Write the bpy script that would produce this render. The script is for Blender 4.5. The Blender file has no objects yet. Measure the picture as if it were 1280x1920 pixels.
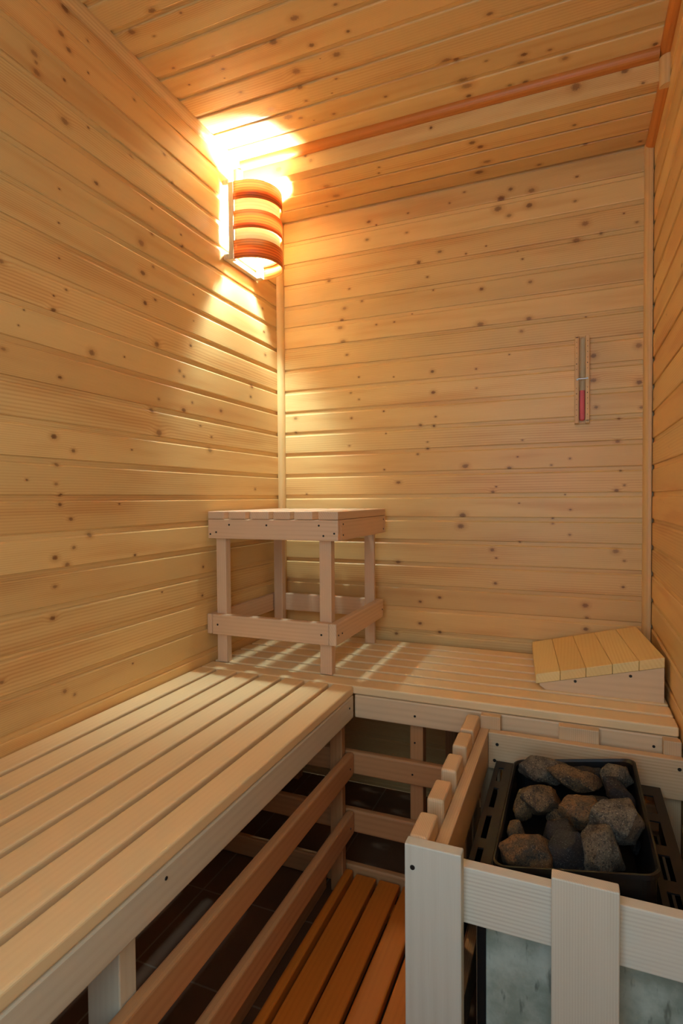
import bpy, bmesh, math, random
from mathutils import Vector, Matrix, noise
import mathutils

# ------------------------------------------------------------ camera, light, exposure
ZO = 1.06                       # eye height above the tiled floor; heights below are given from the eye
F_PX = 1049.628
YAW, PITCH, ROLL = 0.390000, -0.0253, -0.0076
CAM = (1.0424, -1.9213, 0.0 + ZO)
S = bpy.context.scene
col = S.collection

def srgb(r, g, b):
    f = lambda c: (c/255/12.92) if c/255 <= .04045 else ((c/255+.055)/1.055)**2.4
    return (f(r), f(g), f(b), 1)

cam = bpy.data.cameras.new('camera')
cam.sensor_fit = 'HORIZONTAL'; cam.sensor_width = 24.0
cam.lens = F_PX/1280*24.0
cam.clip_start = .02
co = bpy.data.objects.new('camera', cam); col.objects.link(co)
cy, sy = math.cos(YAW), math.sin(YAW)
fwd = Vector((-sy*math.cos(PITCH), cy*math.cos(PITCH), math.sin(PITCH)))
rt = Vector((cy, sy, 0)); up = rt.cross(fwd)
r2 = rt*math.cos(ROLL) + up*math.sin(ROLL); u2 = -rt*math.sin(ROLL) + up*math.cos(ROLL)
M = Matrix(((r2.x, u2.x, -fwd.x, CAM[0]), (r2.y, u2.y, -fwd.y, CAM[1]), (r2.z, u2.z, -fwd.z, CAM[2]), (0, 0, 0, 1)))
co.matrix_world = M
S.camera = co

S.view_settings.view_transform = 'Standard'
S.view_settings.look = 'None'
S.view_settings.exposure = 0.26
S.view_settings.gamma = 1.0
S.view_settings.use_curve_mapping = False

W = bpy.data.worlds.new('daylight'); S.world = W; W.use_nodes = True
bg = W.node_tree.nodes['Background']
bg.inputs[0].default_value = (0.55, 0.79, 1.0, 1)
bg.inputs[1].default_value = 2.85
DOOR = (0.52, 1.20, 1.98)        # door x0, x1, height
BLOCK_TOP = .62                       # top of an unseen solid panel added to cut daylight under the benches
YF = -2.12                       # front wall
pl = bpy.data.lights.new('door_daylight_portal', 'AREA'); pl.shape = 'RECTANGLE'
pl.size = DOOR[1]-DOOR[0]; pl.size_y = DOOR[2]-BLOCK_TOP; pl.cycles.is_portal = True
po = bpy.data.objects.new('door_daylight_portal', pl); col.objects.link(po)
po.location = ((DOOR[0]+DOOR[1])/2, YF, (DOOR[2]+BLOCK_TOP)/2); po.rotation_euler = (math.pi/2, 0, 0)
LAMP_STRENGTH = 1450.0
VEIL = .62

# ------------------------------------------------------------ node helpers
class NT:
    def __init__(s, tree): s.t = tree; s.n = tree.nodes; s.l = tree.links
    def node(s, typ, ins=None, **kw):
        nd = s.n.new(typ)
        for k, v in kw.items(): setattr(nd, k, v)
        for k, v in (ins or {}).items():
            if isinstance(v, bpy.types.NodeSocket): s.l.new(v, nd.inputs[k])
            else: nd.inputs[k].default_value = v
        return nd
    def math(s, op, a, b=None, c=None, clamp=False):
        i = {0: a}
        if b is not None: i[1] = b
        if c is not None: i[2] = c
        return s.node('ShaderNodeMath', i, operation=op, use_clamp=clamp).outputs[0]
    def mix(s, f, a, b, blend='MIX'):
        nd = s.n.new('ShaderNodeMix'); nd.data_type = 'RGBA'; nd.blend_type = blend
        for k, v in ((0, f), (6, a), (7, b)):
            if isinstance(v, bpy.types.NodeSocket): s.l.new(v, nd.inputs[k])
            else: nd.inputs[k].default_value = v
        return nd.outputs[2]
    def comb(s, x, y, z): return s.node('ShaderNodeCombineXYZ', {0: x, 1: y, 2: z}).outputs[0]
    def noise(s, vec, scale=1, detail=2, rough=.5):
        return s.node('ShaderNodeTexNoise', {'Vector': vec, 'Scale': scale, 'Detail': detail, 'Roughness': rough}).outputs[0]
    def smooth(s, v, a, b, c, d):
        return s.node('ShaderNodeMapRange', {0: v, 1: a, 2: b, 3: c, 4: d}, interpolation_type='SMOOTHSTEP').outputs[0]

def new_mat(name):
    m = bpy.data.materials.new(name); m.use_nodes = True
    t = NT(m.node_tree); t.n.clear()
    out = t.n.new('ShaderNodeOutputMaterial'); b = t.n.new('ShaderNodeBsdfPrincipled')
    t.l.new(b.outputs[0], out.inputs[0])
    return m, t, b

# shared wood grain group: u along, v across (metres), w depth, seed, knot mask, grain bend
def grain_group():
    g = bpy.data.node_groups.new('wood_grain', 'ShaderNodeTree')
    for nme in ('u', 'v', 'w', 'seed', 'bend', 'period', 'wild'):
        g.interface.new_socket(nme, in_out='INPUT', socket_type='NodeSocketFloat')
    for nme in ('ring', 'fibre', 'tone'):
        g.interface.new_socket(nme, in_out='OUTPUT', socket_type='NodeSocketFloat')
    t = NT(g); gi = g.nodes.new('NodeGroupInput').outputs; go = g.nodes.new('NodeGroupOutput')
    u, v, w, seed, bend, per, wild = gi[:7]
    us = t.math('ADD', u, t.math('MULTIPLY', seed, 17.3))
    n1 = t.noise(t.comb(t.math('MULTIPLY', us, 1.6), t.math('MULTIPLY', v, 13), t.math('MULTIPLY_ADD', w, 13, seed)), 1, 1)
    ph = t.math('ADD', t.math('MULTIPLY', t.math('ADD', v, t.math('MULTIPLY', w, .6)), per), t.math('MULTIPLY', n1, wild))
    ph = t.math('ADD', ph, t.math('MULTIPLY', bend, 7))
    ring = t.math('POWER', t.math('MULTIPLY_ADD', t.math('SINE', ph), .5, .5), 1.6)
    fib = t.noise(t.comb(t.math('MULTIPLY', us, 14), t.math('MULTIPLY', v, 700), t.math('MULTIPLY', w, 700)), 1, 2)
    tone = t.noise(t.comb(t.math('MULTIPLY', us, 2.2), t.math('MULTIPLY', v, 22), t.math('MULTIPLY_ADD', w, 22, t.math('ADD', seed, 9))), 1, 2)
    for i, s_ in enumerate((ring, fib, tone)): t.l.new(s_, go.inputs[i])
    return g
GG = grain_group()

def finish_wood(t, b, u, v, w, seed, bend, light, dark, ringamt, period, wild, knot=None, halo=None, rough=.5, bump=.15, tonev=None, streak=.0):
    gn = t.n.new('ShaderNodeGroup'); gn.node_tree = GG
    for k, val in dict(u=u, v=v, w=w, seed=seed, bend=bend, period=period, wild=wild).items():
        if isinstance(val, bpy.types.NodeSocket): t.l.new(val, gn.inputs[k])
        else: gn.inputs[k].default_value = val
    ring, fib, tone = gn.outputs
    ra = t.math('MULTIPLY', ring, t.smooth(tone, .3, .75, ringamt*.25, ringamt*1.25))
    f = t.math('ADD', ra, t.math('MULTIPLY_ADD', fib, .30, -.10), clamp=True)
    c = t.mix(f, light, dark)
    if tonev is not None:
        c = t.mix(t.smooth(tonev, 0, 1, 0, .30), c, (dark[0]*1.05, dark[1]*.95, dark[2]*.8, 1))
    c = t.mix(t.smooth(tone, .50, .72, 0, streak), c, (dark[0]*1.0, dark[1]*.80, dark[2]*.62, 1))
    if halo is not None:
        c = t.mix(t.math('MULTIPLY', halo, .35), c, (dark[0]*.8, dark[1]*.62, dark[2]*.45, 1))
    if knot is not None:
        c = t.mix(knot, c, srgb(104, 46, 16))
    t.l.new(c, b.inputs['Base Color'])
    b.inputs['Roughness'].default_value = rough
    b.inputs['Specular IOR Level'].default_value = .45
    h = t.math('MULTIPLY_ADD', fib, .5, t.math('MULTIPLY', ring, -.5))
    bp = t.node('ShaderNodeBump', {'Height': h, 'Strength': bump, 'Distance': .0006})
    t.l.new(bp.outputs[0], b.inputs['Normal'])

SP_L, SP_D = srgb(244, 202, 132), srgb(210, 144, 74)

def board_mat(name, au, av, knots, seed, light=SP_L, dark=SP_D, ringamt=.45, rough=.42):
    """one spruce board; knots = [(u, v, r)] in metres on the board"""
    m, t, b = new_mat(name)
    tc = t.n.new('ShaderNodeTexCoord')
    sp = t.node('ShaderNodeSeparateXYZ', {0: tc.outputs['Object']}).outputs
    u, v = sp[au], sp[av]
    uv = t.comb(u, v, 0)
    K = H = B = None
    wob = t.noise(uv, 260, 1)
    rnd = random.Random(int(seed*1000)+5)
    for (ku, kv, kr) in knots:
        kr = kr*.88
        a = 1/(kr*rnd.uniform(1.05, 1.35)); c = 1/(kr*rnd.uniform(.75, .95))
        off = t.node('ShaderNodeVectorMath', {0: uv, 1: (a, c, 0), 2: (-ku*a, -kv*c, 0)}, operation='MULTIPLY_ADD').outputs[0]
        d = t.node('ShaderNodeVectorMath', {0: off}, operation='LENGTH').outputs[1]
        d2 = t.math('MULTIPLY_ADD', wob, .7, t.math('SUBTRACT', d, .35))
        k = t.smooth(d2, .45, 1.15, rnd.uniform(.45, .82) if kr > .0035 else .8, 0)
        h = t.smooth(d2, .7, 2.6, 1, 0)
        # grain swings round the knot
        s_ = t.smooth(d, 0, 4.2, min(1.0, kr/.008), 0)
        K = k if K is None else t.math('MAXIMUM', K, k)
        H = h if H is None else t.math('MAXIMUM', H, h)
        B = s_ if B is None else t.math('MAXIMUM', B, s_)
    w = 0.0
    finish_wood(t, b, u, v, w, seed, B if B is not None else 0.0, light, dark, ringamt, 2*math.pi/rnd.choice((.0035, .0045, .006, .008)),
                rnd.choice((8, 14, 22)), K, H, rough, .12, None, .28)
    return m

def solid_mat(name, au, light, dark, ringamt=.35, period=.006, wild=12, rough=.5, end=None, bump=.15):
    m, t, b = new_mat(name)
    tc = t.n.new('ShaderNodeTexCoord')
    sp = t.node('ShaderNodeSeparateXYZ', {0: tc.outputs['Object']}).outputs
    o = [0, 1, 2]; o.remove(au)
    ge = t.n.new('ShaderNodeNewGeometry'); oi = t.n.new('ShaderNodeObjectInfo')
    seed = t.math('ADD', t.math('MULTIPLY', ge.outputs['Random Per Island'], 3.7), t.math('MULTIPLY', oi.outputs['Random'], 5.1))
    ton = t.math('FRACT', t.math('MULTIPLY', seed, 7.77))
    finish_wood(t, b, sp[au], sp[o[0]], sp[o[1]], seed, 0.0, light, dark, ringamt, 2*math.pi/period, wild, None, None, rough, bump, ton)
    return m

_cache = {}
def wood(kind, au):
    k = (kind, au)
    if k in _cache: return _cache[k]
    P = dict(
        spruce=(SP_L, SP_D, .45, .006, 12, .45),
        trim=(srgb(238, 196, 132), srgb(208, 154, 92), .5, .007, 12, .42),
        orange_trim=(srgb(224, 142, 62), srgb(190, 100, 32), .6, .008, 10, .42),
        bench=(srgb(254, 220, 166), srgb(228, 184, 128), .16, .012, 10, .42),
        apron=(srgb(220, 202, 172), srgb(196, 170, 136), .30, .010, 10, .5),  # greyed for the left fascia: cool daylight put into the wood colour
        rail=(srgb(204, 148, 98), srgb(170, 112, 66), .30, .010, 10, .45),  # orange bounce light off the duckboard put into the colour
        stool=(srgb(238, 200, 162), srgb(204, 156, 114), .30, .007, 10, .5),
        guard=(srgb(230, 217, 194), srgb(198, 178, 152), .5, .0036, 4, .55),  # front pieces, greyer than guardback: daylight painted into the colour
        guardflat_daylit=(srgb(228, 221, 203), srgb(192, 178, 154), .25, .020, 4, .55),  # front corner picket, same daylight grey painted in
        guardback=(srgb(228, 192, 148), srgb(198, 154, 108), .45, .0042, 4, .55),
        apronwarm=(srgb(236, 200, 156), srgb(206, 164, 118), .28, .010, 10, .5),
        duck=(srgb(222, 126, 40), srgb(190, 94, 22), .35, .012, 10, .45),
        rest=(srgb(255, 222, 150), srgb(226, 176, 100), .25, .010, 14, .5),
        veneer=(srgb(214, 120, 52), srgb(150, 62, 18), .9, .007, 3, .5))[kind]
    m = solid_mat('%s_wood_%s' % (kind, 'xyz'[au]), au, P[0], P[1], P[2], P[3], P[4], P[5])
    _cache[k] = m
    return m

def plain(name, c, rough=.5, metal=0.0, **kw):
    m, t, b = new_mat(name)
    b.inputs['Base Color'].default_value = c; b.inputs['Roughness'].default_value = rough; b.inputs['Metallic'].default_value = metal
    for k, v in kw.items(): b.inputs[k].default_value = v
    return m

# ------------------------------------------------------------ object helpers
WL = {}
def link(name, me, loc, parent=None):
    o = bpy.data.objects.new(name, me); col.objects.link(o)
    loc = Vector(loc)
    if parent is not None:
        o.parent = parent; o.location = loc - WL[parent.name]
    else: o.location = loc
    WL[o.name] = loc
    return o
def obj(name, bm, m, parent=None, smooth=False, origin=None):
    """link a bmesh (world coordinates, z from the floor) as one mesh object with its origin in its middle"""
    if origin is None:
        xs = [v.co for v in bm.verts]
        origin = Vector([(min(c[i] for c in xs)+max(c[i] for c in xs))/2 for i in range(3)])
    origin = Vector(origin)
    for v in bm.verts: v.co -= origin
    me = bpy.data.meshes.new(name); bm.to_mesh(me); bm.free()
    for mm in (m if isinstance(m, (list, tuple)) else [m]): me.materials.append(mm)
    if smooth:
        for p in me.polygons: p.use_smooth = True
    return link(name, me, origin, parent)
def thing(name, label, cat, loc, group=None):
    o = link(name, None, (loc[0], loc[1], loc[2]+ZO)); o.empty_display_size = .05
    return tag(o, label, cat, group)
def tag(o, label, cat, group=None):
    o['label'] = label; o['category'] = cat
    if group: o['group'] = group
    return o
def struct(o, label=None):
    o['kind'] = 'structure'
    if label: o['label'] = label
    return o
def box(bm, x0, x1, y0, y1, z0, z1, bev=.0025, seg=2):
    z0 += ZO; z1 += ZO
    r = bmesh.ops.create_cube(bm, size=1)
    vs = r['verts']
    for v in vs: v.co = Vector((x0+(v.co.x+.5)*(x1-x0), y0+(v.co.y+.5)*(y1-y0), z0+(v.co.z+.5)*(z1-z0)))
    if bev:
        es = list({e for v in vs for e in v.link_edges})
        bmesh.ops.bevel(bm, geom=es, offset=min(bev, .45*min(x1-x0, y1-y0, z1-z0)), segments=seg, affect='EDGES', profile=.5)
    return bm
def nb(*a, **k): return box(bmesh.new(), *a, **k)
def disc(bm, c, n, r, h, seg=14):
    """small cylinder with its axis along n (axis index, sign) sitting on point c"""
    ax, sg = n
    r_ = bmesh.ops.create_cone(bm, cap_ends=True, segments=seg, radius1=r, radius2=r*.9, depth=h)
    R = {0: Matrix.Rotation(math.pi/2*sg, 4, 'Y'), 1: Matrix.Rotation(-math.pi/2*sg, 4, 'X'), 2: Matrix.Rotation(0 if sg > 0 else math.pi, 4, 'X')}[ax]
    nv = Vector((0, 0, 0)); nv[ax] = sg
    bmesh.ops.transform(bm, verts=r_['verts'], matrix=Matrix.Translation(Vector((c[0], c[1], c[2]+ZO)) + nv*h*.3) @ R)
    return bm
MET = plain('screw_steel', srgb(70, 64, 58), .45, .8)
def screw(parent, c, n, r=.0032):
    """countersunk screw: a dish of dark steel with a cross slot"""
    bm = disc(bmesh.new(), c, n, r, .0012)
    ax, sg = n; o = [0, 1, 2]; o.remove(ax)
    for k in range(2):
        d = [0, 0, 0]; d[o[k]] = r*.62; d[o[1-k]] = r*.14; d[ax] = .0004
        cc = [c[0], c[1], c[2]]; cc[ax] += sg*.0011
        box(bm, cc[0]-d[0], cc[0]+d[0], cc[1]-d[1], cc[1]+d[1], cc[2]-d[2], cc[2]+d[2], 0)
    return obj('screw', bm, MET, parent)

# ------------------------------------------------------------ the boarded room
BACK=[ (0.826,2.036,0.0132),(0.816,2.005,0.0131),(1.054,1.861,0.0124),(0.699,0.997,0.0113),(0.692,0.96,0.011),(1.083,0.714,0.011),(0.759,1.635,0.0108),(0.921,2.042,0.0107),(1.079,1.907,0.0103),(0.708,1.164,0.0103),(0.264,1.634,0.0101),(0.914,1.996,0.01),(1.229,1.514,0.01),(1.104,1.496,0.0099),(1.104,1.42,0.0098),(1.231,1.403,0.0098),(0.253,1.686,0.0096),(0.913,1.635,0.0096),(1.169,0.888,0.0094),(0.549,1.875,0.0089),(1.085,0.639,0.0089),(0.851,1.976,0.0088),(0.469,0.829,0.0085),(0.26,1.713,0.0084),(0.367,2.049,0.0083),(0.763,1.752,0.0083),(0.712,1.166,0.0082),(0.472,1.113,0.008),(0.797,0.882,0.008),(0.271,1.754,0.0079),(0.856,2.06,0.0078),(0.066,1.365,0.0078),(0.917,1.752,0.0077),(0.618,0.589,0.0077),(0.208,1.865,0.0076),(0.596,1.494,0.0076),(0.599,1.422,0.0075),(0.462,0.572,0.0072),(0.623,1.899,0.0071),(0.852,1.154,0.0071),(0.799,1.076,0.0071),(1.17,1.076,0.007),(0.549,0.615,0.007),(0.36,1.987,0.0069),(0.55,0.692,0.0069),(0.619,0.711,0.0068),(1.112,1.336,0.0066),(1.173,1.227,0.0066),(0.807,0.77,0.0066),(1.088,0.675,0.0066),(0.279,1.584,0.0064),(0.553,1.312,0.0064),(1.237,1.327,0.0061),(0.339,1.771,0.006),(0.89,1.597,0.0059),(0.6,1.307,0.0058),(0.507,1.985,0.0055),(1.055,2.056,0.0054),(0.066,1.311,0.0054),(1.05,1.982,0.0053),(0.578,1.229,0.0053),(1.124,1.869,0.0051),(1.222,1.884,0.0051),(0.295,1.352,0.0051),(1.176,1.297,0.0051),(1.19,0.778,0.0051),(0.29,1.822,0.0049),(0.707,2.082,0.0049),(0.543,1.211,0.0048),(0.58,1.82,0.0046),(0.293,1.444,0.0046),(0.893,1.829,0.0045),(0.286,1.251,0.0045),(1.192,1.092,0.0045),(0.982,1.16,0.0045),(1.039,1.017,0.0045),(0.512,2.051,0.0044),(0.419,1.369,0.0044),(0.81,0.855,0.0044),(0.657,2.056,0.0043),(0.42,1.16,0.0043),(1.193,0.859,0.0043),(1.037,0.937,0.0043),(1.039,1.017,0.0043),(0.986,0.972,0.0043),(0.885,0.91,0.0043),(0.607,1.338,0.0042),(0.578,1.252,0.0042),(0.745,1.489,0.0042),(0.746,1.425,0.0042),(0.393,1.68,0.0041),(0.11,1.075,0.0041),(0.6,1.772,0.004),(0.712,1.877,0.004),(0.325,1.499,0.004),(0.325,1.418,0.004),(1.181,1.137,0.004),(0.893,1.244,0.004),(1.037,1.179,0.004),(0.395,2.033,0.0038),(0.986,0.989,0.0036),(1.187,1.917,0.0035),(0.778,1.891,0.0035),(0.81,1.093,0.0035),(0.878,1.19,0.0035),(0.46,1.681,0.0034),(0.457,1.488,0.0033),(0.427,1.289,0.0033),(1.082,1.62,0.0032),(0.852,1.526,0.0032),(0.883,1.038,0.003),(1.023,1.065,0.003),(0.524,1.702,0.0028),(0.878,1.858,0.0028) ]
LEFT=[ (-0.691,1.241,0.012),(-0.976,2.15,0.0109),(-0.748,1.73,0.0109),(-0.983,1.9,0.0108),(-0.695,1.479,0.0105),(-0.744,1.654,0.0098),(-0.919,1.405,0.0098),(-0.694,1.481,0.0098),(-0.584,1.318,0.0097),(-1.052,1.959,0.0096),(-0.459,1.212,0.0095),(-0.988,2.087,0.0093),(-1.057,1.995,0.0092),(-0.206,1.455,0.0092),(-0.716,1.299,0.0089),(-1.031,0.934,0.0086),(-1.028,1.198,0.0084),(-0.968,2.066,0.008),(-0.737,1.578,0.0079),(-0.127,1.751,0.0077),(-0.934,0.977,0.0077),(-0.118,1.669,0.0076),(-1.041,0.803,0.0073),(-1.022,1.473,0.0072),(-0.397,1.342,0.0072),(-0.215,1.417,0.0071),(-0.11,1.587,0.0069),(-1,0.915,0.0069),(-1.143,1.532,0.0068),(-0.6,1.428,0.0065),(-0.896,1.809,0.0063),(-0.652,2.012,0.0063),(-1.013,0.634,0.0063),(-1.016,1.05,0.006),(-0.192,1.093,0.006),(-0.988,1.017,0.006),(-1.033,0.871,0.0059),(-0.698,1.599,0.0058),(-0.548,1.513,0.0058),(-0.578,1.792,0.0057),(-0.581,1.416,0.0057),(-0.619,1.953,0.0056),(-0.707,1.771,0.0056),(-0.977,1.171,0.0056),(-1.009,1.33,0.0056),(-0.704,1.685,0.0055),(-1.141,1.36,0.0055),(-1.021,1.137,0.0054),(-1.013,1.071,0.0054),(-0.69,1.333,0.0053),(-0.45,1.253,0.0052),(-1.161,0.7,0.0052),(-0.777,1.938,0.0051),(-1.053,1.979,0.0051),(-0.981,0.952,0.0051),(-0.508,0.765,0.0051),(-0.502,0.852,0.0051),(-0.544,1.346,0.005),(-0.506,1.282,0.005),(-0.987,0.618,0.0049),(-0.765,2.087,0.0048),(-1.025,1.095,0.0048),(-0.79,0.916,0.0048),(-0.982,1.991,0.0047),(-0.914,2.126,0.0045),(-0.706,1.839,0.0045),(-0.585,1.821,0.0043),(-0.917,1.926,0.0042),(-0.988,1.528,0.0041),(-0.841,1.049,0.004),(-0.914,2.053,0.0038),(-0.531,1.668,0.0037),(-0.815,1.419,0.0036),(-1.004,1.668,0.0035),(-0.795,1.187,0.0035),(-1.096,1.102,0.0034),(-0.689,0.804,0.0034),(-1.021,1.504,0.0033),(-0.804,0.638,0.0033),(-1.001,1.743,0.0032),(-0.532,1.59,0.0032),(-1.005,1.591,0.003),(-1.107,1.416,0.0027),(-1.094,1.451,0.0024) ]
CEIL=[ (0.271,-0.433,0.0151),(0.77,-0.378,0.0147),(0.776,-0.354,0.0139),(0.373,-0.581,0.0135),(0.743,-0.463,0.013),(0.24,-0.481,0.0129),(0.918,-0.38,0.0125),(0.364,-0.686,0.0119),(0.067,-0.844,0.0105),(0.443,-0.728,0.0105),(0.492,-0.591,0.0104),(0.152,-0.872,0.0091),(0.774,-0.314,0.0088),(0.924,-0.307,0.0087),(0.446,-0.642,0.0085),(0.356,-0.525,0.0084),(1.024,-0.353,0.0084),(0.928,-0.407,0.0082),(0.303,-0.415,0.0081),(0.766,-0.452,0.008),(1.231,-0.314,0.0076),(0.864,-0.563,0.0074),(0.884,-0.311,0.0065),(0.989,-0.397,0.0062),(0.4,-0.393,0.006),(0.544,-0.645,0.0058),(0.349,-0.473,0.0058),(0.198,-0.573,0.0057),(0.545,-0.724,0.0055),(0.202,-0.662,0.0055),(0.202,-0.706,0.0053),(0.837,-0.423,0.0051),(0.459,-0.516,0.0046),(0.085,-0.715,0.0046),(0.108,-0.814,0.0044),(0.209,-0.842,0.0041),(0.086,-0.651,0.0038) ]
LOW=[ (0.764,-0.057,0.016),(0.286,-0.108,0.0127),(0.28,-0.176,0.0122),(0.796,-0.106,0.0112),(0.788,-0.189,0.0107),(0.768,-0.218,0.0105),(0.945,-0.024,0.0078),(0.777,-0.083,0.0076),(1.227,-0.03,0.0065),(1.077,-0.077,0.0063),(0.228,-0.057,0.0062),(1.047,-0.185,0.0059),(0.481,-0.085,0.0049),(0.465,-0.179,0.0047),(0.476,-0.209,0.0046) ]
FACE=[ (1.05,2.145,0.0144),(0.157,2.132,0.011),(1.166,2.152,0.009),(0.272,2.133,0.008),(0.66,2.137,0.0055),(0.856,2.159,0.0054),(0.254,2.152,0.0054),(1.208,2.11,0.0053) ]

PITCHB, GRV, DEEP = .08, .0125, .0045
X1 = 1.265                       # right wall
ZC, ZL, YS = 1.117, 1.045, -.283  # ceiling, lowered strip, its face
random.seed(4)

def boarded(name, au, av, ad, plane, nrm, u0, u1, edges, knots, back, extra=0, minu=None, flush=False, GRV=GRV, DEEP=DEEP, **kw):
    """tongue-and-groove boarding. edges: falling list of board bottom edges along av; nrm: +1/-1 room side on axis ad"""
    bm = bmesh.new(); mats = []
    def P(u, v, d):
        c = [0, 0, 0]; c[au] = u; c[av] = v; c[ad] = plane + nrm*d
        return Vector(c)
    def strip(pts, mi):
        vs = [(bm.verts.new(P(u0, v, d)), bm.verts.new(P(u1, v, d))) for v, d in pts]
        for a, b in zip(vs, vs[1:]):
            f = bm.faces.new((a[0], a[1], b[1], b[0])); f.material_index = mi; f.smooth = False
    rnd = random.Random(sum(map(ord, name)))
    for i in range(len(edges)-1):
        top, bot = edges[i]-GRV, edges[i+1]
        lo, hi = edges[i+1], edges[i]
        ks = [k for k in knots if lo-.006 <= k[1] <= hi+.002]
        for q in range(extra):
            if rnd.random() < .55:
                ks.append((rnd.uniform(u0, u1) if minu is None else rnd.uniform(u0, minu), rnd.uniform(lo+.008, hi-.018), rnd.choice((.0018, .002, .0025, .003, .006))))
        l = rnd.uniform(.86, 1.05); w_ = rnd.uniform(.92, 1.03)
        L = (min(1, SP_L[0]*l), SP_L[1]*l*w_, SP_L[2]*l*w_*w_, 1); D = (SP_D[0]*l, SP_D[1]*l*w_, SP_D[2]*l*w_, 1)
        mats.append(board_mat('%s_board' % name, au, av, ks, rnd.uniform(0, 9), L, D, **kw))
        mi = len(mats)-1
        endp = [(bot, 0)] if (flush and i == len(edges)-2) else [(bot+.003, 0), (bot+.0007, -.0007), (bot, -.0022), (bot-.0001, -DEEP)]
        strip([(hi, -DEEP), (top, -DEEP), (top-.0001, -.0032), (top-.0024, -.0009), (top-.0044, 0)] + endp, mi)
    if flush: pass
    hi, lo = edges[0]+(0 if flush else .03), edges[-1]+(.009 if flush else -.03)
    b0, b1 = sorted((plane - nrm*(DEEP+.0005), plane - nrm*back))
    c0 = [0, 0, 0]; c1 = [0, 0, 0]
    c0[au], c1[au] = u0-.04, u1+.04; c0[av], c1[av] = lo, hi; c0[ad], c1[ad] = b0, b1
    n0 = len(bm.faces)
    box(bm, c0[0], c1[0], c0[1], c1[1], c0[2]-ZO, c1[2]-ZO, 0)
    bmesh.ops.recalc_face_normals(bm, faces=bm.faces[:])
    o = obj(name, bm, mats, origin=(0, 0, 0))
    return struct(o)

Z0 = .9709 + ZO
def wall_edges(top, n0=0):
    e = [top]; k = n0
    while Z0-PITCHB*k > .03:
        if Z0-PITCHB*k < top-.02: e.append(Z0-PITCHB*k)
        k += 1
    e.append(0.0)
    return e
boarded('wall_back', 0, 2, 1, 0, -1, 0, X1, wall_edges(ZL+ZO+.012), BACK, .04)
boarded('wall_left', 1, 2, 0, 0, 1, YF, 0, wall_edges(ZC+ZO+.03, -3), LEFT, .04, extra=3, minu=-1.2)
boarded('wall_right', 1, 2, 0, X1, -1, YF, 0, wall_edges(ZC+ZO+.03, -3), [], .04, extra=4)
ce = [YS+.012] + [-.366-.0808*k for k in range(21)] + [YF]
boarded('ceiling', 0, 1, 2, ZC+ZO, -1, 0, X1, ce, CEIL, .04, extra=2)
struct(boarded('ceiling_lowered_strip', 0, 1, 2, ZL+ZO, -1, 0, X1, [.0008, -.0764, -.1587, -.238, YS], LOW, .05, flush=True, GRV=.005, DEEP=.026))
boarded('ceiling_drop_face', 0, 2, 1, YS, -1, 0, X1, [ZC+ZO, ZL+ZO], FACE, .03, flush=True)
# front wall round the glazed doorway the daylight enters by
bm = bmesh.new()
box(bm, 0, DOOR[0], YF-.04, YF, -ZO, ZC+.03, 0); box(bm, DOOR[1], X1, YF-.04, YF, -ZO, ZC+.03, 0)
box(bm, DOOR[0], DOOR[1], YF-.04, YF, DOOR[2]-ZO, ZC+.03, 0)
struct(obj('wall_front', bm, wood('spruce', 0)))
struct(obj('door_light_block', nb(DOOR[0]+.002, DOOR[1]-.002, YF-.035, YF-.005, -ZO+.002, BLOCK_TOP-ZO, .002), wood('spruce', 0)))  # unseen panel, added to shade the space under the benches

# floor tiles
m, t, b = new_mat('floor_tile')
tc = t.n.new('ShaderNodeTexCoord')
sp = t.node('ShaderNodeSeparateXYZ', {0: tc.outputs['Object']}).outputs
def grout(s, ph, pit):
    f = t.math('FRACT', t.math('DIVIDE', t.math('SUBTRACT', s, ph-10*pit), pit))
    return t.math('LESS_THAN', t.math('ABSOLUTE', t.math('SUBTRACT', f, .5)), .5-.0022/pit)
g = t.math('MULTIPLY', grout(sp[0], .12, .30), grout(sp[1], -.685, .252))
n = t.noise(tc.outputs['Object'], 9, 4)
c = t.mix(n, srgb(92, 62, 40), srgb(116, 80, 52))
c = t.mix(g, srgb(128, 108, 90), c)
t.l.new(c, b.inputs['Base Color']); b.inputs['Roughness'].default_value = .7
t.l.new(t.node('ShaderNodeBump', {'Height': g, 'Strength': .5, 'Distance': .002}).outputs[0], b.inputs['Normal'])
struct(obj('floor', nb(0, X1, YF-.04, 0, -ZO-.03, -ZO, 0), m, origin=(0, 0, 0)))

# quarter-round mouldings
def moulding(n, a, b, d1, d2, r, m):
    """convex quarter round from a to b; d1,d2 = unit directions along the two faces it covers"""
    a = Vector((a[0], a[1], a[2]+ZO)); b = Vector((b[0], b[1], b[2]+ZO)); d1 = Vector(d1); d2 = Vector(d2)
    pts = [Vector((0, 0, 0)), d1*r]
    for k in range(1, 8):
        an = math.pi/2*k/8
        pts.append((d1*math.cos(an) + d2*math.sin(an))*r*(1 + .06*math.sin(2*an)))
    pts.append(d2*r)
    bm = bmesh.new()
    A = [bm.verts.new(a+p) for p in pts]; B = [bm.verts.new(b+p) for p in pts]
    for i in range(len(pts)):
        j = (i+1) % len(pts); bm.faces.new((A[i], A[j], B[j], B[i]))
    bm.faces.new(A); bm.faces.new(list(reversed(B)))
    bmesh.ops.recalc_face_normals(bm, faces=bm.faces[:])
    return struct(obj('trim_%d' % n, bm, m))
R = .022
moulding(1, (0, 0, -.507), (0, 0, ZL), (1, 0, 0), (0, -1, 0), R, wood('trim', 2))
moulding(2, (X1-.002, 0, -.507), (X1-.002, 0, ZL), (-1, 0, 0), (0, -1, 0), R, wood('trim', 2))
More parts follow.
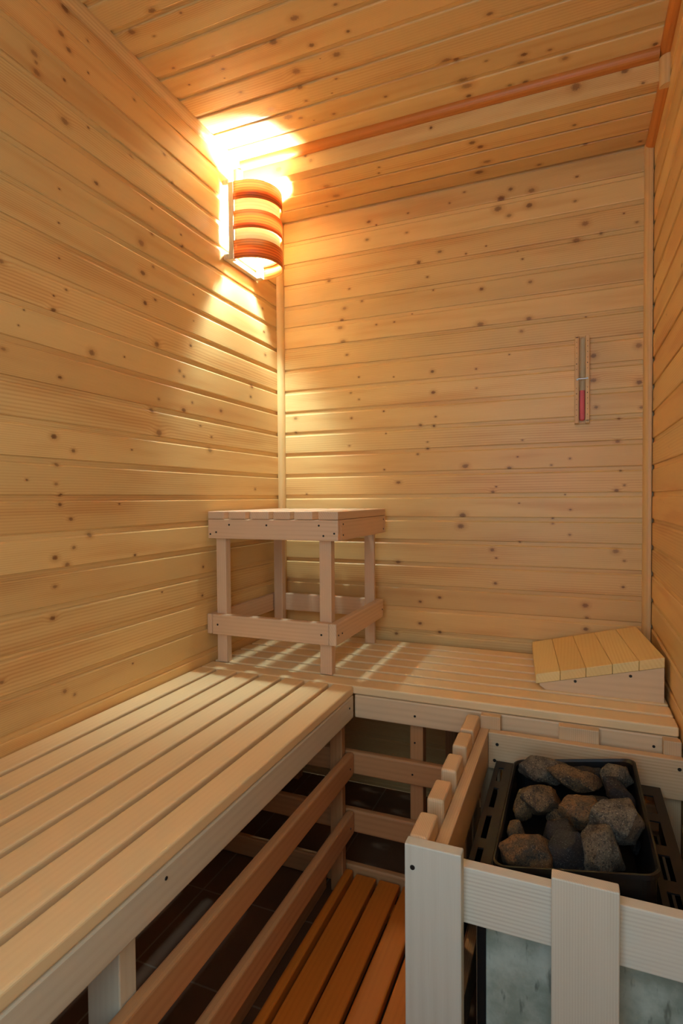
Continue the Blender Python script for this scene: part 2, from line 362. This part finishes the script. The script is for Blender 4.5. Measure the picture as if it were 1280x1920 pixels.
moulding(3, (0, YS-.001, ZC), (0, YF, ZC), (1, 0, 0), (0, 0, -1), R, wood('trim', 1))
moulding(4, (X1, YS-.001, ZC), (X1, YF, ZC), (-1, 0, 0), (0, 0, -1), R, wood('orange_trim', 1))
moulding(5, (R, YS, ZC), (X1-R, YS, ZC), (0, -1, 0), (0, 0, -1), R, wood('orange_trim', 0))
moulding(6, (0, YS, ZC-R), (0, YS, ZL-R), (1, 0, 0), (0, -1, 0), R, wood('trim', 2))
moulding(7, (X1, YS, ZC-R), (X1, YS, ZL-R), (-1, 0, 0), (0, -1, 0), R, wood('trim', 2))
moulding(8, (0, 0, ZL), (0, YS, ZL), (1, 0, 0), (0, 0, -1), R, wood('trim', 1))
moulding(9, (X1, 0, ZL), (X1, YS, ZL), (-1, 0, 0), (0, 0, -1), R, wood('orange_trim', 1))
# door frame of the opening behind the viewer
bm = bmesh.new()
for x0, x1 in ((DOOR[0]-.05, DOOR[0]), (DOOR[1], DOOR[1]+.05)): box(bm, x0, x1, YF, YF+.012, -ZO, DOOR[2]-ZO+.05)
box(bm, DOOR[0], DOOR[1], YF, YF+.012, DOOR[2]-ZO, DOOR[2]-ZO+.05)
struct(obj('trim_10', bm, wood('trim', 2)))

# ------------------------------------------------------------ benches
TOP = -.507
ST = .022                        # slat thickness
XB = .5007; YB = -.5256
bench = thing('sauna_bench', 'long pale slatted wooden bench running along the left wall towards the viewer', 'bench', (.25, -1.3, -ZO), 'slatted sauna benches')
bm = bmesh.new()
for i in range(7): box(bm, .0735*i + (.004 if i == 0 else 0), .0735*i+.0605 if i < 6 else XB, YF+.005, YB-.003, TOP-ST, TOP, .004, 3)
obj('slatted_seat', bm, wood('bench', 1), bench)
ap = obj('apron', nb(.479, XB, YF+.005, YB-.0015, -.5925, -.5305, .004), wood('apron', 1), bench)
for c in ((XB, -1.282, -.549), (XB, -.558, -.557)): screw(ap, c, (0, 1), .003)
for z in (-.687, -.847):
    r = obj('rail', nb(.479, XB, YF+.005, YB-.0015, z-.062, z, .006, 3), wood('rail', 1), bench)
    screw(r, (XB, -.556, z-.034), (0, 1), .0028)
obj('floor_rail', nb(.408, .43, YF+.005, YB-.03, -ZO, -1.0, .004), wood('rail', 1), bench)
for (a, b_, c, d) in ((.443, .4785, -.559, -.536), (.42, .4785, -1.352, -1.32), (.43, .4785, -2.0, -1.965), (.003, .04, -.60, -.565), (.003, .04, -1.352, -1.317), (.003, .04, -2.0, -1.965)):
    obj('leg', nb(a, b_, c, d, -ZO, -.5305, .002), wood('apron' if a > .4 and c < -1.3 else 'rail', 2), bench)  # near legs get the daylight-greyed wood, the others the bounce-tinted one
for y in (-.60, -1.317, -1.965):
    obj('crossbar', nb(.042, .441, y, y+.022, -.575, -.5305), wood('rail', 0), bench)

bench2 = thing('sauna_bench', 'pale slatted wooden bench along the back wall carrying the stool and the headrest', 'bench', (.63, -.26, -ZO), 'slatted sauna benches')
bm = bmesh.new()
for i in range(7): box(bm, .004, 1.2605, YB+.0725*i, YB+.0725*i+(.060 if i < 6 else .0585), TOP-ST, TOP, .004, 3)
obj('slatted_seat', bm, wood('bench', 0), bench2)
ap = obj('apron', nb(XB+.0015, 1.2605, YB, -.505, -.5925, -.5305, .004), wood('apronwarm', 0), bench2)
for c in ((.669, YB, -.566), (1.212, YB, -.556)): screw(ap, c, (1, -1), .0032)
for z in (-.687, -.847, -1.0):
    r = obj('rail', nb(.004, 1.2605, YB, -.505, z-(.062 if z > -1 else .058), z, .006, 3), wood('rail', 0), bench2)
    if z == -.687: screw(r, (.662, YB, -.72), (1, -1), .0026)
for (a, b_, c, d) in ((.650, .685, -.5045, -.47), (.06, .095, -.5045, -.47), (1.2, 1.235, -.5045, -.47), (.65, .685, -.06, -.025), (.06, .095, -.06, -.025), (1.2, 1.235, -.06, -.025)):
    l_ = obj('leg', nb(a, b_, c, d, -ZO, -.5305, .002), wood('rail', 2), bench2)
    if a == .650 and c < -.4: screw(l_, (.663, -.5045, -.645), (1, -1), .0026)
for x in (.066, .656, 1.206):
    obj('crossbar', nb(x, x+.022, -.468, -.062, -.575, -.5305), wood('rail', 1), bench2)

# duckboard on the floor
duck = thing('duckboard', 'orange-brown slatted wooden floor grate between the bench and the heater guard', 'floor grate', (.64, -1.2, -ZO))
bm = bmesh.new(); x = .509
while x < .78:
    box(bm, x, min(x+.0565, .80), -2.0, -.538, -1.032, -1.01, .004, 3); x += .0655
obj('slatted_deck', bm, wood('duck', 1), duck)
obj('side_rail', nb(.477, .4985, -2.0, -.533, -1.045, -1.006, .005, 3), wood('duck', 1), duck)
for y in (-.60, -1.1, -1.6, -1.95):
    obj('batten', nb(.50, .798, y-.02, y+.02, -ZO, -1.0335), wood('duck', 0), duck)

# ------------------------------------------------------------ stool
stool = thing('wooden_stool', 'small square slatted wooden stool standing in the corner of the back bench', 'stool', (.225, -.27, TOP))
bm = bmesh.new()
for a, b_ in ((.0085, .0665), (.0827, .1413), (.1574, .2208), (.2364, .2911), (.3045, .3627), (.3809, .4415)):
    box(bm, a, b_, -.4865, -.055, -.0615, -.0385, .0022)
obj('slatted_top', bm, wood('stool', 1), stool)
ap = obj('apron', nb(.0085, .4415, -.4865, -.465, -.1215, -.0625), wood('stool', 0), stool)
for x, z in ((.085, -.079), (.214, -.079), (.383, -.078), (.038, -.102), (.017, -.108), (.430, -.100), (.397, -.107)): screw(ap, (x, -.4865, z), (1, -1), .003)
ap = obj('apron', nb(.420, .4415, -.4645, -.077, -.1215, -.0625), wood('stool', 1), stool)
for y, z in ((-.448, -.075), (-.448, -.106), (-.081, -.075), (-.081, -.108)): screw(ap, (.4415, y, z), (0, 1), .0028)
obj('apron', nb(.0085, .030, -.4645, -.077, -.1215, -.0625), wood('stool', 1), stool)
obj('apron', nb(.0085, .4415, -.0765, -.055, -.1215, -.0625), wood('stool', 0), stool)
for a, b_, c, d, e in ((.0225, .0573, -.4645, -.4385, 1), (.3735, .4105, -.4645, -.4385, 0), (.0225, .0573, -.103, -.077, 0), (.3750, .4105, -.0915, -.0775, 0)):
    obj('leg', nb(a, b_, c, d if d != -.0775 else -.0775, TOP, -.0635, .0015), wood('stool', 2), stool)
rl = obj('stretcher', nb(.019, .4108, -.4865, -.465, -.4170, -.3545, .003), wood('stool', 0), stool)
for x, z in ((.039, -.386), (.388, -.388)): screw(rl, (x, -.4865, z), (1, -1), .0032)
rl = obj('stretcher', nb(.4112, .4340, -.4875, -.062, -.4170, -.3545, .003), wood('stool', 1), stool)
for y in (-.442, -.470, -.075): screw(rl, (.434, y, -.389), (0, 1), .0028)
obj('stretcher', nb(.0015, .0185, -.4875, -.062, -.4160, -.3540, .003), wood('stool', 1), stool)
obj('stretcher', nb(.019, .4108, -.0765, -.056, -.4170, -.3545, .003), wood('stool', 0), stool)

# ------------------------------------------------------------ headrest
rest = thing('sauna_headrest', 'wedge-shaped wooden headrest of five boards on the right end of the back bench', 'headrest', (1.1, -.2, TOP))
YA, YZ, SH = -.3727, -.030, -.0305
def rest_z(x): return -.4688 + (x-.956)*(.0742/.296)
bm = bmesh.new()
xs = [.956, 1.0163, 1.0775, 1.1386, 1.198, 1.2535]
for i in range(5):
    a, b_ = xs[i]+.0003, xs[i+1]-.0005
    n0 = len(bm.verts)
    box(bm, a, b_, YA, YZ, -.025, 0, .0015)
    bm.verts.ensure_lookup_table()
    for v in bm.verts[n0:]:
        v.co.z += rest_z(v.co.x); v.co.x += SH*(v.co.y-YA)/(YZ-YA)
obj('slatted_top', bm, wood('rest', 1), rest)
for k, y in enumerate((YA+.0015, (YA+YZ)/2, YZ-.022)):
    bm = bmesh.new(); sh = SH*(y-YA)/(YZ-YA)
    poly = [(.981, TOP), (1.2525, TOP), (1.2525, rest_z(1.2525)-.0256), (.965, rest_z(.965)-.0256), (.966, rest_z(.965)-.031)]
    A = [bm.verts.new((px+sh, y, z+ZO)) for px, z in poly]; B = [bm.verts.new((px+sh, y+.02, z+ZO)) for px, z in poly]
    bm.faces.new(A); bm.faces.new(list(reversed(B)))
    for i in range(5): bm.faces.new((A[i], B[i], B[(i+1) % 5], A[(i+1) % 5]))
    bmesh.ops.recalc_face_normals(bm, faces=bm.faces[:])
    sp_ = obj('side_panel', bm, wood('apronwarm', 0), rest)
    if k == 0:
        for x, z in ((1.052, -.477), (1.179, -.449)): screw(sp_, (x, y, z), (1, -1), .0038)

# ------------------------------------------------------------ wall lamp in the corner
lamp = thing('wall_lamp', 'glowing wooden sauna lamp with three curved orange veneer bands high on the left wall', 'lamp', (.02, -.275, .78))
for z in (.772, 1.008): obj('back_rail', nb(.001, .0195, -.372, -.178, z, z+.017, .001), wood('apron', 1), lamp)
for y in (-.372, -.200): obj('side_bar', nb(.020, .0385, y, y+.021, .770, 1.0135, .001), wood('apron', 2), lamp)
def veneer_mat(name, light, dark, ringamt, per, trans, TINT=.45):
    m, t, b = new_mat(name)
    out = [n for n in t.n if n.type == 'OUTPUT_MATERIAL'][0]
    tc = t.n.new('ShaderNodeTexCoord')
    sp = t.node('ShaderNodeSeparateXYZ', {0: tc.outputs['Object']}).outputs
    gn = t.n.new('ShaderNodeGroup'); gn.node_tree = GG
    oi = t.n.new('ShaderNodeObjectInfo')
    ang = t.math('ARCTAN2', sp[1], t.math('ADD', sp[0], .06))
    t.l.new(t.math('MULTIPLY', ang, .12), gn.inputs['u']); t.l.new(sp[2], gn.inputs['v']); gn.inputs['w'].default_value = 0
    t.l.new(t.math('MULTIPLY', oi.outputs['Random'], 6), gn.inputs['seed']); gn.inputs['period'].default_value = 2*math.pi/per; gn.inputs['wild'].default_value = 9
    c = t.mix(t.math('MULTIPLY', gn.outputs[0], ringamt), light, dark)
    t.l.new(c, b.inputs['Base Color']); b.inputs['Roughness'].default_value = .45
    tr = t.node('ShaderNodeBsdfTranslucent', {'Color': t.mix(TINT, c, (1, .82, .55, 1))})
    mx = t.node('ShaderNodeMixShader', {0: trans, 1: b.outputs[0], 2: tr.outputs[0]})
    t.l.new(mx.outputs[0], out.inputs[0])
    return m
VEN = veneer_mat('orange_veneer', srgb(236, 140, 62), srgb(190, 84, 26), .8, .0085, .20, .15)
LIN = veneer_mat('pale_veneer', srgb(238, 204, 150), srgb(222, 172, 108), .4, .010, .11, .6)
def band(name, z0, z1, bulge, x0, th, m, y0=-.3715, y1=-.1795):
    """curved veneer band bowed out from the two side bars"""
    bm = bmesh.new(); n = 40; rows = []
    yc, hw = (y0+y1)/2, (y1-y0)/2
    for k in range(n+1):
        a = math.pi*k/n
        cx, cy_ = math.sin(a), -math.cos(a)
        p = .80
        ex = math.copysign(abs(cx)**p, cx); ey = math.copysign(abs(cy_)**1.0, cy_)
        r = []
        for dd in (0, th):
            r.append((x0+(bulge-dd)*ex, yc+(hw-dd)*ey))
        rows.append([bm.verts.new((r[0][0], r[0][1], z0+ZO)), bm.verts.new((r[0][0], r[0][1], z1+ZO)),
                     bm.verts.new((r[1][0], r[1][1], z1+ZO)), bm.verts.new((r[1][0], r[1][1], z0+ZO))])
    for a, b_ in zip(rows, rows[1:]):
        for i in range(4):
            bm.faces.new((a[i], a[(i+1) % 4], b_[(i+1) % 4], b_[i])).smooth = (i in (0, 2))
    bm.faces.new(rows[0]); bm.faces.new(list(reversed(rows[-1])))
    bmesh.ops.recalc_face_normals(bm, faces=bm.faces[:])
    o = obj(name, bm, m, lamp)
    return o
for z1, z0 in ((1.0135, .9556), (.9201, .8624), (.8268, .768)):
    o = band('veneer_band', z0, z1, .112, .0390, .0012, VEN); o['label'] = 'orange-brown curved veneer band'
for z1, z0 in ((.975, .905), (.880, .810)):
    o = band('inner_band', z0, z1, .103, .0390, .001, LIN, -.366, -.185); o['label'] = 'pale glowing veneer band set behind the orange ones'
m, t, b = new_mat('lamp_bulb')
b.inputs['Base Color'].default_value = (1, .9, .75, 1)
b.inputs['Emission Color'].default_value = (.64, .90, .98, 1); b.inputs['Emission Strength'].default_value = LAMP_STRENGTH
bm = bmesh.new()
bmesh.ops.create_uvsphere(bm, u_segments=24, v_segments=14, radius=.034)
for v in bm.verts:
    if v.co.z < 0: v.co.z *= 1.25; v.co.x *= 1-.25*min(1, -v.co.z/.03); v.co.y *= 1-.25*min(1, -v.co.z/.03)
bmesh.ops.translate(bm, verts=bm.verts[:], vec=(.088, -.276, .922+ZO))
bulb = obj('bulb', bm, m, lamp, smooth=True)
bm = bmesh.new()
bmesh.ops.create_cone(bm, cap_ends=True, segments=20, radius1=.022, radius2=.019, depth=.04)
bmesh.ops.translate(bm, verts=bm.verts[:], vec=(.088, -.276, .862+ZO))
box(bm, .0015, .080, -.284, -.268, .843, .855, .001)
obj('bulb_holder', bm, plain('porcelain', srgb(232, 228, 218), .3), lamp)

# ------------------------------------------------------------ sand timer
tim = thing('sand_timer', 'narrow wooden sand timer with a tube of pink sand on the back wall', 'sand timer', (1.071, -.012, .226))
bm = bmesh.new()
box(bm, 1.0500, 1.0922, -.007, -.0005, .2262, .4970, .001)
box(bm, 1.0500, 1.0620, -.024, -.0071, .2262, .4970, .0012); box(bm, 1.0812, 1.0922, -.024, -.0071, .2262, .4970, .0012)
obj('wooden_backboard', bm, wood('trim', 2), tim)
def tube(bm, cx, cy_, prof, seg=24):
    rows = []
    for z, r in prof:
        rows.append([bm.verts.new((cx+r*math.cos(2*math.pi*k/seg), cy_+r*math.sin(2*math.pi*k/seg), z+ZO)) for k in range(seg)])
    for a, b_ in zip(rows, rows[1:]):
        for k in range(seg): bm.faces.new((a[k], a[(k+1) % seg], b_[(k+1) % seg], b_[k]))
    bm.faces.new(rows[0]); bm.faces.new(rows[-1])
    bmesh.ops.recalc_face_normals(bm, faces=bm.faces[:])
    return bm
glass = plain('timer_glass', (.95, .97, .98, 1), .03, 0, **{'Transmission Weight': 1.0, 'IOR': 1.08})
gl = tube(bmesh.new(), 1.0716, -.0165, [(.2345, .004), (.236, .0070), (.240, .0082), (.350, .0082), (.357, .0062), (.3625, .0016), (.368, .0062), (.375, .0082), (.484, .0082), (.489, .0060), (.491, .003)])
obj('glass_tube', gl, glass, tim, smooth=True)
sd = tube(bmesh.new(), 1.0716, -.0165, [(.2355, .0034), (.2368, .0062), (.2405, .0076), (.3255, .0076), (.3275, .0068)])
obj('pink_sand', sd, plain('pink_sand', srgb(250, 118, 122), .8), tim, smooth=True)
bm = bmesh.new()
disc(bm, (1.0577, -.024, .3615), (1, -1), .0026, .002); disc(bm, (1.0865, -.024, .3640), (1, -1), .0026, .002)
n0 = len(bm.verts); box(bm, 1.0585, 1.0857, -.0275, -.0262, .3612, .3648, .0005)
obj('metal_clip', bm, plain('clip_steel', srgb(168, 158, 146), .3, .9), tim)
MARK = plain('burnt_marks', srgb(60, 28, 12), .8)
m0 = obj('scale_mark', disc(bmesh.new(), (1.0555, -.024, .4768), (1, -1), .0011, .0006, 8), MARK, tim)
for k in range(6):
    for x in (1.0555, 1.0866):
        for za in (.4768, .3345):
            if k == 0 and x < 1.07 and za > .4: continue
            c_ = m0.copy(); col.objects.link(c_)
            c_.location = m0.location + Vector((x-1.0555, 0, za-.0167*k+(.002 if x > 1.07 else 0)-.4768))
            if k == (4 if za > .4 else 1): c_.scale = (1.5, 1, 1.5)
obj('scale_mark', nb(1.0525, 1.0605, -.0246, -.0240, .4905, .4925, 0), MARK, tim); obj('scale_mark', nb(1.0825, 1.0905, -.0246, -.0240, .2335, .2352, 0), MARK, tim)

# ------------------------------------------------------------ heater guard
guard = thing('heater_guard', 'pale wooden picket guard boxed round the sauna heater', 'guard rail', (1.03, -.82, -ZO))
PT = -.530
for (y0, y1) in ((-.647, -.551), (-.7370, -.6620), (-.8500, -.7755), (-.9640, -.8900), (-1.0815, -1.0070)):
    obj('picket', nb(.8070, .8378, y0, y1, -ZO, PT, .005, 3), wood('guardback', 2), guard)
for i, (x0, x1) in enumerate(((.8065, .8930), (1.0175, 1.1035), (1.2180, 1.2610))):
    p_ = obj('picket', nb(x0, x1, -1.104, -1.0825, -ZO, PT, .0018), wood('guard' if i else 'guardflat_daylit', 2), guard)
    if i == 0:
        screw(p_, (.819, -1.104, -.565), (1, -1), .004); p_['label'] = 'front corner picket with a screw near its top'
for (x0, x1) in ((.8385, .8860), (1.0160, 1.1010), (1.2275, 1.2620)):
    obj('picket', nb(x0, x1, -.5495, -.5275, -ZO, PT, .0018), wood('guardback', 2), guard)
RT, RB = -.5595, -.6455
for zt, zb in ((RT, RB), (-.93, -1.01)):
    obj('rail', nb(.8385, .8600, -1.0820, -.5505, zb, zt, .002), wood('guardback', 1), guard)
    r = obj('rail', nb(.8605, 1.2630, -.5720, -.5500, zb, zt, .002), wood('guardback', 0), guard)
    if zt == RT:
        for x, z in ((.881, -.586), (.875, -.625), (1.2545, -.579)): screw(r, (x, -.572, z), (1, -1), .004)
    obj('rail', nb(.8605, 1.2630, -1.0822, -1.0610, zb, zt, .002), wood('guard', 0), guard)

# ------------------------------------------------------------ heater
heater = thing('sauna_heater', 'black metal sauna heater holding dark stones inside the wooden guard', 'heater', (1.04, -.82, -ZO))
BLK = plain('black_enamel', srgb(13, 12, 12), .5, 0.0)
DRK = plain('dark_steel', srgb(26, 21, 18), .55, 0.0)
obj('casing', nb(.901, 1.212, -1.015, -.585, -1.0, -.722, .004), BLK, heater)
for x in (.93, 1.16):
    for y in (-.98, -.64): obj('foot', nb(x, x+.025, y-.012, y+.012, -ZO, -1.0005, .001), BLK, heater)
def rim_z(x): return -.600 + (x-.925)*(.043/.237)
def rrect(x0, x1, y0, y1, r, n=6):
    pts = []
    for cx, cy_, a0 in ((x1-r, y1-r, 0), (x0+r, y1-r, 90), (x0+r, y0+r, 180), (x1-r, y0+r, 270)):
        for k in range(n+1):
            a = math.radians(a0+90*k/n); pts.append((cx+r*math.cos(a), cy_+r*math.sin(a)))
    return pts
def loops(bm, LL, cap0=False, cap1=False):
    rows = [[bm.verts.new(p) for p in L] for L in LL]; n = len(rows[0])
    for a, b_ in zip(rows, rows[1:]):
        for k in range(n): bm.faces.new((a[k], a[(k+1) % n], b_[(k+1) % n], b_[k]))
    if cap0: bm.faces.new(rows[0])
    if cap1: bm.faces.new(rows[-1])
    bmesh.ops.recalc_face_normals(bm, faces=bm.faces[:])
    return bm
X0T, X1T, Y0T, Y1T = .925, 1.165, -1.000, -.606
def lp(off, zf, r=.022): return [(x, y, zf(x)+ZO) for x, y in rrect(X0T+off, X1T-off, Y0T+off, Y1T-off, r)]
bm = loops(bmesh.new(), [lp(.002, lambda x: -.7215), lp(.002, lambda x: rim_z(x)-.010), lp(-.002, lambda x: rim_z(x)-.008), lp(-.002, lambda x: rim_z(x)), lp(.001, lambda x: rim_z(x)+.0005),
                         lp(.004, lambda x: rim_z(x)-.004), lp(.006, lambda x: -.718)], True, True)
obj('stone_basket', bm, BLK, heater)
# slotted side flanges
def flange(x0, x1, slots):
    bm = bmesh.new(); z = -.622
    ys = [-1.03]
    for a, b_ in slots: ys += [a, b_]
    ys.append(-.578); xs0, xs1 = x0+.010, x1-.018
    box(bm, x0, xs0, ys[0], ys[-1], z-.003, z, 0); box(bm, xs1, x1, ys[0], ys[-1], z-.003, z, 0)
    for i in range(0, len(ys), 2): box(bm, xs0, xs1, ys[i], ys[i+1], z-.003, z, 0)
    box(bm, x1-.002 if x0 > 1 else x0, x1 if x0 > 1 else x0+.002, ys[0], ys[-1], -.7215, z-.003, 0)
    return obj('slotted_flange', bm, DRK, heater)
flange(1.172, 1.218, [(-1.0, -.93), (-.90, -.83), (-.80, -.72), (-.69, -.62)])
flange(.880, .918, [(-.99, -.925), (-.895, -.815), (-.785, -.705), (-.675, -.61)])
# mottled stone front plate
m, t, b = new_mat('soapstone')
tc = t.n.new('ShaderNodeTexCoord')
n = t.noise(tc.outputs['Object'], 14, 5, .6)
n2 = t.noise(t.node('ShaderNodeMapping', {0: tc.outputs['Object'], 3: (90, 30, 22)}).outputs[0], 1, 3)
c = t.mix(t.smooth(n, .35, .65, 0, 1), srgb(152, 156, 136), srgb(200, 200, 180))
c = t.mix(t.smooth(n2, .60, .72, 0, .6), c, srgb(84, 86, 72))
t.l.new(c, b.inputs['Base Color']); b.inputs['Roughness'].default_value = .6
o = obj('front_plate', nb(.9192, 1.235, -1.036, -1.018, -1.0, -.600, .001), m, heater); o['label'] = 'mottled grey-green stone front plate'
obj('plate_edge', nb(.9060, .9188, -1.037, -1.0165, -1.0, -.600, .001), BLK, heater)
obj('chrome_strip', nb(.9045, .9058, -1.0375, -1.018, -1.0, -.600, 0), plain('chrome', srgb(200, 200, 196), .2, 1.0), heater)

# ------------------------------------------------------------ stones
def rock_mat(name, a, b_, spk):
    m, t, bs = new_mat(name)
    tc = t.n.new('ShaderNodeTexCoord'); oi = t.n.new('ShaderNodeObjectInfo')
    v = t.node('ShaderNodeVectorMath', {0: tc.outputs['Object'], 1: t.comb(oi.outputs['Random'], 0, t.math('MULTIPLY', oi.outputs['Random'], 3))}, operation='ADD').outputs[0]
    n = t.noise(v, 34, 4, .65); f = t.noise(v, 420, 3, .7)
    c = t.mix(t.smooth(n, .35, .65, 0, 1), a, b_)
    c = t.mix(t.smooth(f, .56, .70, 0, .8), c, spk)
    c = t.mix(t.smooth(t.noise(v, 300, 2), .55, .65, 0, .7), c, srgb(24, 22, 22))
    t.l.new(c, bs.inputs['Base Color']); bs.inputs['Roughness'].default_value = .75
    h = t.math('MULTIPLY_ADD', f, .4, n)
    t.l.new(t.node('ShaderNodeBump', {'Height': h, 'Strength': 1.0, 'Distance': .005}).outputs[0], bs.inputs['Normal'])
    return m
RM = dict(grey=rock_mat('grey_rock', srgb(68, 60, 50), srgb(112, 98, 78), srgb(186, 170, 142)),
          brown=rock_mat('brown_rock', srgb(68, 52, 34), srgb(120, 92, 58), srgb(196, 162, 112)),
          rust=rock_mat('rusty_rock', srgb(68, 58, 44), srgb(132, 90, 48), srgb(172, 142, 102)),
          dark=rock_mat('dark_rock', srgb(26, 24, 24), srgb(42, 39, 38), srgb(104, 98, 92)))
def rock(cx, cy_, cz, rx, ry, rz, tilt, mat, label, seed=1):
    rn = random.Random(seed); bm = bmesh.new()
    for i in range(13):
        z = 1-2*(i+.5)/13; a = 2.399963*i+rn.uniform(-.35, .35); q = math.sqrt(1-z*z); k = rn.uniform(.84, 1.10)
        bm.verts.new((rx*q*math.cos(a)*k, ry*q*math.sin(a)*k, rz*z*k))
    r = bmesh.ops.convex_hull(bm, input=bm.verts[:])
    for v in [v for v in bm.verts if not v.link_faces]: bm.verts.remove(v)
    bmesh.ops.dissolve_limit(bm, angle_limit=math.radians(18), verts=bm.verts[:], edges=bm.edges[:])
    bmesh.ops.bevel(bm, geom=bm.edges[:], offset=.0022, segments=1, affect='EDGES', profile=.6)
    bmesh.ops.triangulate(bm, faces=bm.faces[:])
    for k in range(2): bmesh.ops.subdivide_edges(bm, edges=[e for e in bm.edges if e.calc_length() > .006], cuts=1)
    bmesh.ops.triangulate(bm, faces=bm.faces[:])
    bm.normal_update()
    for v in bm.verts:
        p = v.co*38 + Vector((seed*3.1, seed*1.7, 0))
        v.co += v.normal*(noise.noise(p)*.0036 + noise.noise(p*3.3)*.0018)
    bmesh.ops.rotate(bm, verts=bm.verts[:], cent=(0, 0, 0), matrix=Matrix.Rotation(tilt[0], 3, 'X') @ Matrix.Rotation(tilt[1], 3, 'Y') @ Matrix.Rotation(tilt[2], 3, 'Z'))
    me = bpy.data.meshes.new('heater_stone'); bm.to_mesh(me); bm.free(); me.materials.append(RM[mat])
    for p_ in me.polygons: p_.use_smooth = True
    me.set_sharp_from_angle(angle=math.radians(26))
    o = link('heater_stone', me, (cx, cy_, cz+ZO))
    tag(o, label, 'stone', 'sauna stones in the heater basket')
    return o
ROCKS = [
 (.990, -.672, -.585, 0.062, 0.038, 0.032, (.1, .1, .2), 'grey', 'grey stone with a pale flat top at the back left corner of the heater basket'),
 (.990, -.775, -.592, 0.044, 0.061, 0.036, (-.45, .1, -.25), 'brown', 'long brown speckled stone sloping forward in the left half of the basket'),
 (.956, -.785, -.610, 0.022, 0.038, 0.036, (-.2, .2, 0), 'brown', 'narrow brown stone wedged against the left rim of the basket'),
 (.949, -.860, -.622, 0.019, 0.029, 0.029, (.1, 0, .3), 'rust', 'small rusty stone low by the left rim, behind the front left stone'),
 (.978, -.946, -.602, 0.056, 0.040, 0.040, (-.25, -.1, .2), 'rust', 'rust-tinged blocky stone at the front left corner of the basket'),
 (1.034, -.924, -.608, 0.040, 0.038, 0.048, (-.2, .15, .3), 'dark', 'nearly black pointed stone standing at the front centre of the basket'),
 (1.000, -.975, -.640, 0.026, 0.014, 0.015, (0, 0, .1), 'rust', 'tiny orange-brown stone lying at the front rim, left of centre'),
 (1.063, -.805, -.585, 0.054, 0.040, 0.032, (-.2, 0, .2), 'rust', 'rounded stone with an orange patch in the middle of the heap'),
 (1.052, -.705, -.575, 0.064, 0.036, 0.027, (.1, .1, -.15), 'brown', 'wide brown stone with a dark underside behind the middle of the heap'),
 (1.126, -.660, -.575, 0.038, 0.029, 0.029, (.2, .2, .2), 'grey', 'angular grey stone at the back right corner of the basket'),
 (1.128, -.722, -.580, 0.049, 0.018, 0.021, (.1, .55, -.5), 'dark', 'thin black slab of stone leaning diagonally at the right rim'),
 (1.110, -.795, -.592, 0.024, 0.029, 0.032, (0, 0, .4), 'brown', 'small brown stone squeezed right of the middle stone'),
 (1.140, -.790, -.598, 0.020, 0.020, 0.019, (.3, 0, .1), 'dark', 'small blue-grey stone behind the big front right stone'),
 (1.087, -.915, -.592, 0.042, 0.036, 0.053, (-.35, 0, .1), 'grey', 'upright grey slab of stone at the front, right of centre'),
 (1.114, -.868, -.560, 0.051, 0.047, 0.044, (-.3, .1, .5), 'grey', 'biggest pale grey stone with a hollow in it at the front right'),
 (1.080, -.640, -.592, 0.050, 0.020, 0.023, (0, 0, 0), 'dark', 'dark stone almost hidden at the back rim of the basket'),
 (1.026, -.856, -.612, 0.038, 0.038, 0.032, (0, 0, .8), 'dark', 'black stone deep down between the middle and the front stones'),
 (1.094, -.752, -.606, 0.038, 0.038, 0.027, (0, 0, .3), 'dark', 'black stone deep down under the thin diagonal slab'),
]
ROCKS += [
 (1.020, -.800, -.612, .024, .022, .022, (.2, .3, 0), 'brown', 'small brown stone filling the gap left of the middle stone'),
 (1.150, -.800, -.625, .010, .028, .020, (0, 0, 0), 'dark', 'sliver of black stone against the right rim of the basket'),
]

for i, a in enumerate(ROCKS): rock(*a, seed=i+3)
bpy.context.view_layer.update()
